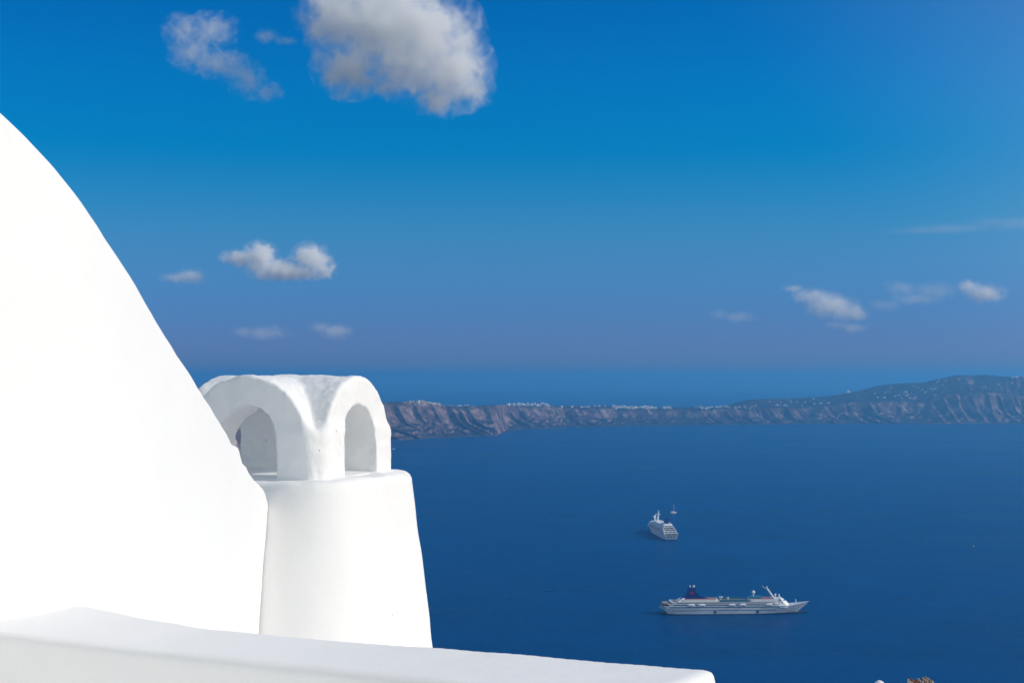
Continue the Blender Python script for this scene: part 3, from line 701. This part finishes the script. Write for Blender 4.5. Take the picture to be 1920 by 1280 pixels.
def build_boats():
    a, b = on_sea(1239, 1149.6), on_sea(1495, 1147.4)
    dirv = (b - a).normalized(); rz = math.atan2(dirv.y, dirv.x)
    # stern 85 m behind the origin, waterline of the bow 71 m ahead
    s1 = ship_one((a + dirv * 81) , rz)
    L = (b - a).length; sc = L / 155.0; s1.scale = (sc, sc, sc); s1.location = a + dirv * 84 * sc
    print("ship1 scale", sc, rz)
    st = on_sea(1259, 1012.5); bw = on_sea(1212.5, 988)
    dv = (bw - st).normalized(); print("ship2 len", (bw - st).length)
    s2 = ship_two(st + dv * 88, math.atan2(dv.y, dv.x))
    # sailing yacht
    p = on_sea(1263, 961.5)
    y = empty("sailing_yacht", p, R(6)); tag(y, "small white sailing yacht at anchor with bare mast, just beyond the farther cruise ship", "sailboat")
    hull_loft([(-6.5, 1.8, 1.2, .4), (-3, 2.3, 1.9, 0), (1, 2.2, 1.7, 0), (4, 1.3, .9, -.4), (6.5, .15, .1, -1)], "hull", M_HULL, y, -0.4, lambda x: 1.7 + max(0, x) * .05)
    MB().prism([(-3, -1.3), (2, -1.0), (3.2, 0), (2, 1.0), (-3, 1.3)], 1.7, 2.7, [(-2.8, -1.1), (1.4, -.8), (2.4, 0), (1.4, .8), (-2.8, 1.1)]).build("cabin", M_HULL, y)
    MB().tube((0.6, 0, 1.7), (0.4, 0, 18.5), 0.26, 0.16).build("mast", M_HULL, y)
    MB().tube((0.5, 0, 3.4), (-5.2, 0, 3.5), 0.3, 0.25).build("boom", M_HULL, y)
    MB().tube((0.4, 0, 18.3), (6.3, 0, 2), 0.03).tube((0.4, 0, 18.3), (-6.3, 0, 1.8), 0.03).build("rigging", M_HULL, y)
    def launch(px, py, rz, s, label, mt):
        q = empty("motor_launch", on_sea(px, py), rz); q.scale = (s, s, s); tag(q, label, "boat")
        hull_loft([(-5, 1.6, 1.2, .2), (-2, 1.8, 1.5, 0), (2, 1.5, 1.1, 0), (5, .1, .1, -.8)], "hull", mt, q, -0.3, lambda x: 1.2 + max(0, x) * .08)
        MB().prism([(-2.5, -1.2), (1, -1.0), (1, 1.0), (-2.5, 1.2)], 1.2, 2.6, [(-2.5, -1.0), (0.4, -.8), (0.4, .8), (-2.5, 1.0)]).build("cabin", M_HULL, q)
        MB().box(-1.8, -0.2, -1.16, -1.05, 1.7, 2.2).build("window", M_GLASS, q)
    launch(1825.5, 1025, R(70), 0.8, "tiny dull red-hulled launch alone on open water at the right of the bay", plain("launch_red", (0.4, 0.12, 0.15)))
    launch(738, 842, R(10), 1.3, "tiny white launch close under the cliffs just right of the chimney", M_HULL)
build_boats()

# ------------------------------------------------------------------ two chimney tops poking up from houses below, bottom right
def build_lower_tops():
    d = 26.0
    p = at(1649, 1274.5, d)
    g = MB(); prof = [(0.20, -3.4), (0.17, -0.5), (0.15, -0.2), (0.13, -0.13), (0.10, -0.07), (0.065, -0.025), (0.02, -0.003), (0.002, 0)]
    g.lathe(prof, (0, 0), 20); o = g.build("chimney_finial", M_BODY, None, True); o.location = p
    tag(o, "round white tip of a plastered chimney just breaking the bottom edge below the ships", "chimney")
    p = at(1726, 1275.5, d)
    root = empty("stone_chimney", p - Vector((0, 0, 3.4))); tag(root, "chimney top of upright brown and grey stones, cut by the bottom edge at the right", "chimney")
    MB().prism([(-.22, -.2), (.22, -.2), (.22, .2), (-.22, .2)], 0, 3.30, [(-.19, -.17), (.19, -.17), (.19, .17), (-.19, .17)]).build("shaft", M_BODY, root)
    cols = [(0.5, 0.48, 0.45), (0.30, 0.07, 0.05), (0.50, 0.27, 0.17), (0.22, 0.13, 0.08), (0.42, 0.36, 0.34), (0.16, 0.1, 0.1), (0.5, 0.36, 0.26), (0.3, 0.24, 0.2), (0.55, 0.52, 0.46)]
    for i, c in enumerate(cols):
        x = -0.18 + i * 0.045; hh = 0.10 + 0.018 * math.sin(i * 2.1) + (0.035 if i > 5 else 0)
        mt = plain("stone", c, 0.9, 0.1, 0.3, 20)
        s = MB()
        for (y, k) in ((-0.13, 1), (0.0, 0.9), (0.13, 0.96)):
            s.prism([(x - .021, y - .05), (x + .021, y - .045), (x + .02, y + .05), (x - .019, y + .045)], 3.302, 3.302 + hh * k, [(x - .016, y - .035), (x + .014, y - .03), (x + .012, y + .035), (x - .013, y + .03)])
        s.build("stone", mt, root)
build_lower_tops()

# ------------------------------------------------------------------ clouds: real volumes lit by the sun
def cloud(label, dist, blobs, dens, seed, nscale=1.0, sharp=1.0, thr=0.80, amp=2.4):
    """blobs: (px, py, rx_px, ry_px) in the photo's sky, turned into real sizes at the cloud's distance"""
    cx = sum(b[0] for b in blobs) / len(blobs); cyy = sum(b[1] for b in blobs) / len(blobs)
    c = at(cx, cyy, dist); s = dist / F
    loc = [((b[0] - cx) * s, 0.0 + 0.25 * b[2] * s * (k % 2 - 0.5), -(b[1] - cyy) * s, b[2] * s, b[3] * s) for k, b in enumerate(blobs)]
    m = bpy.data.materials.new("cloud_vapour"); m.use_nodes = True; N = m.node_tree.nodes; L = m.node_tree.links; N.clear()
    out = N.new('ShaderNodeOutputMaterial'); vol = N.new('ShaderNodeVolumePrincipled'); L.new(vol.outputs[0], out.inputs['Volume'])
    vol.inputs['Color'].default_value = (0.996, 0.998, 1.0, 1); vol.inputs['Anisotropy'].default_value = 0.0
    tc = N.new('ShaderNodeTexCoord'); big = max(b[3] for b in loc)
    no = N.new('ShaderNodeTexNoise'); no.inputs['Scale'].default_value = 1.7 / big * nscale; no.inputs['Detail'].default_value = 7; no.inputs['Roughness'].default_value = 0.60; no.inputs['Distortion'].default_value = 0.5
    offs = N.new('ShaderNodeVectorMath'); offs.inputs[1].default_value = (seed * 31.7 * big, 0, 0); L.new(tc.outputs['Object'], offs.inputs[0]); L.new(offs.outputs[0], no.inputs['Vector'])
    cur = None
    for (x, y, z, rx, rz) in loc:
        mp = N.new('ShaderNodeVectorMath'); mp.operation = 'SUBTRACT'; L.new(tc.outputs['Object'], mp.inputs[0]); mp.inputs[1].default_value = (x, y, z)
        dv = N.new('ShaderNodeVectorMath'); dv.operation = 'DIVIDE'; L.new(mp.outputs[0], dv.inputs[0]); dv.inputs[1].default_value = (rx, (rx + rz) * 0.4, rz)
        ln = N.new('ShaderNodeVectorMath'); ln.operation = 'LENGTH'; L.new(dv.outputs[0], ln.inputs[0])
        if cur is None: cur = ln.outputs['Value']
        else:
            mn = N.new('ShaderNodeMath'); mn.operation = 'SMOOTH_MIN'; mn.inputs[2].default_value = 0.35; L.new(cur, mn.inputs[0]); L.new(ln.outputs['Value'], mn.inputs[1]); cur = mn.outputs[0]
    # (1 - dist) + (noise - .5) * k, clamped
    a = N.new('ShaderNodeMath'); a.operation = 'SUBTRACT'; a.inputs[0].default_value = thr; L.new(cur, a.inputs[1])
    n1 = N.new('ShaderNodeMath'); n1.operation = 'SUBTRACT'; L.new(no.outputs['Fac'], n1.inputs[0]); n1.inputs[1].default_value = 0.5
    b = N.new('ShaderNodeMath'); b.operation = 'MULTIPLY_ADD'; L.new(n1.outputs[0], b.inputs[0]); b.inputs[1].default_value = amp; L.new(a.outputs[0], b.inputs[2])
    d = N.new('ShaderNodeMapRange'); d.interpolation_type = 'SMOOTHSTEP'; d.inputs['From Min'].default_value = 0.0; d.inputs['From Max'].default_value = 0.8 / sharp
    d.inputs['To Max'].default_value = dens / big; L.new(b.outputs[0], d.inputs['Value']); 
    d2 = N.new('ShaderNodeMapRange'); d2.interpolation_type = 'SMOOTHSTEP'; d2.inputs['From Min'].default_value = -0.32; d2.inputs['From Max'].default_value = 0.7
    d2.inputs['To Max'].default_value = dens / big * 0.16; L.new(b.outputs[0], d2.inputs['Value'])
    sm = N.new('ShaderNodeMath'); sm.operation = 'ADD'; L.new(d.outputs[0], sm.inputs[0]); L.new(d2.outputs[0], sm.inputs[1]); L.new(sm.outputs[0], vol.inputs['Density'])
    # outer shell: a lumpy hull round the vapour
    k = 34; ex = 1.3
    lo = np.array([min(q[0] - q[3] * ex for q in loc), min(q[1] - (q[3] + q[4]) * .4 * ex for q in loc), min(q[2] - q[4] * ex for q in loc)])
    hi = np.array([max(q[0] + q[3] * ex for q in loc), max(q[1] + (q[3] + q[4]) * .4 * ex for q in loc), max(q[2] + q[4] * ex for q in loc)])
    h = (hi - lo).max() / 56; lo -= 2 * h
    n = np.ceil((hi - lo) / h).astype(int) + 3
    X, Y, Z = np.meshgrid(*[lo[i] + h * np.arange(n[i]) for i in range(3)], indexing='ij')
    fld = np.full(X.shape, 9.0)
    for (x, y, z, rx, rz) in loc: fld = np.minimum(fld, np.sqrt(((X - x) / rx) ** 2 + ((Y - y) / ((rx + rz) * .4)) ** 2 + ((Z - z) / rz) ** 2))
    V, Q = surface_nets(fld - 1.2, lo, h)
    o = link("cloud", mesh(V, Q), m); o.location = c
    tag(o, label, "cloud")
    return o
cloud("largest bright cloud, billowing at the top of the photo left of centre", 6500, [(640, 20, 80, 90), (710, 30, 115, 95), (790, 70, 110, 95), (845, 122, 76, 68), (770, 128, 88, 62), (655, 125, 70, 56), (880, 168, 46, 42), (820, 188, 56, 32)], 9.5, 1, 1.9, 0.62, 0.9, 3.0)
cloud("torn thin cloud with a trailing tail, left of the largest cloud", 6500, [(345, 60, 40, 34), (395, 55, 52, 34), (365, 100, 50, 34), (410, 118, 58, 30), (465, 150, 36, 36), (500, 172, 34, 20)], 1.2, 2, 2.0, 0.7, 1.0, 3.0)
cloud("small wisp between the torn cloud and the largest cloud", 6500, [(500, 70, 26, 15), (535, 76, 26, 9)], 0.7, 14, 1.4, 0.8, 0.98, 1.8)
cloud("small horned cloud shaped like a saddle above the chimney", 14000, [(448, 484, 34, 18), (486, 482, 36, 30), (520, 508, 56, 20), (582, 484, 38, 30), (604, 504, 30, 20), (555, 512, 50, 16)], 7.5, 3, 1.8, 0.7, 0.98, 2.4)
cloud("small flat faint cloud just left of the saddle-shaped cloud", 14000, [(330, 520, 32, 12), (355, 520, 38, 17)], 1.8, 4, 1.0, 0.7, 0.95, 1.8)
cloud("dim low smudge of cloud directly above the chimney", 22000, [(455, 621, 24, 12), (498, 624, 50, 16)], 0.9, 5, 1.2, 0.7, 1.0, 1.7)
cloud("dim oval cloud low over the chimney's right side", 22000, [(600, 613, 24, 12), (628, 621, 36, 17)], 1.1, 6, 1.2, 0.7, 1.0, 1.6)
cloud("slanting bright small cloud above the left foot of the hill", 20000, [(1485, 541, 22, 8), (1520, 555, 34, 18), (1555, 573, 52, 26), (1590, 586, 44, 18)], 2.6, 7, 1.3, 0.7, 0.98, 1.8)
cloud("little puff hanging just under the slanting bright cloud", 20000, [(1570, 609, 28, 9), (1600, 614, 30, 11)], 0.9, 8, 1.0, 0.7, 1.0, 1.6)
cloud("faint broken cloud between the two small bright clouds on the right", 20000, [(1690, 541, 40, 19), (1760, 545, 44, 20), (1660, 572, 34, 13), (1720, 560, 60, 14)], 0.75, 9, 1.4, 0.7, 1.0, 1.7)
cloud("small bright puff of cloud at the right above the hill", 20000, [(1818, 540, 24, 18), (1850, 550, 40, 20)], 2.5, 10, 1.2, 0.7, 0.98, 1.7)
cloud("barely visible wisp left of the slanting bright cloud", 22000, [(1347, 588, 20, 11), (1385, 594, 38, 13)], 0.55, 11, 1.2, 0.7, 1.0, 1.6)
cloud("long thin streak of cloud high at the right edge", 16000, [(1720, 434, 80, 8), (1800, 427, 110, 11), (1900, 420, 110, 14), (2000, 412, 110, 15)], 0.45, 12, 1.2, 0.6, 1.0, 1.5)

# ------------------------------------------------------------------ haze
def build_haze():
    o = MB().box(-151000, 151000, -151000, 151000, -9.2, 370).build("haze", None)
    m = bpy.data.materials.new("sea_air"); m.use_nodes = True; N = m.node_tree.nodes; L = m.node_tree.links; N.clear()
    out = N.new('ShaderNodeOutputMaterial'); v = N.new('ShaderNodeVolumePrincipled'); L.new(v.outputs[0], out.inputs['Volume'])
    v.inputs['Color'].default_value = HAZE_COL; v.inputs['Density'].default_value = HAZE_DENS; v.inputs['Anisotropy'].default_value = 0.48
    o.data.materials.append(m)
    tag(o, kind='stuff')
HAZE_COL = (0.185, 0.62, 0.999, 1); HAZE_DENS = 9.5e-5
build_haze()
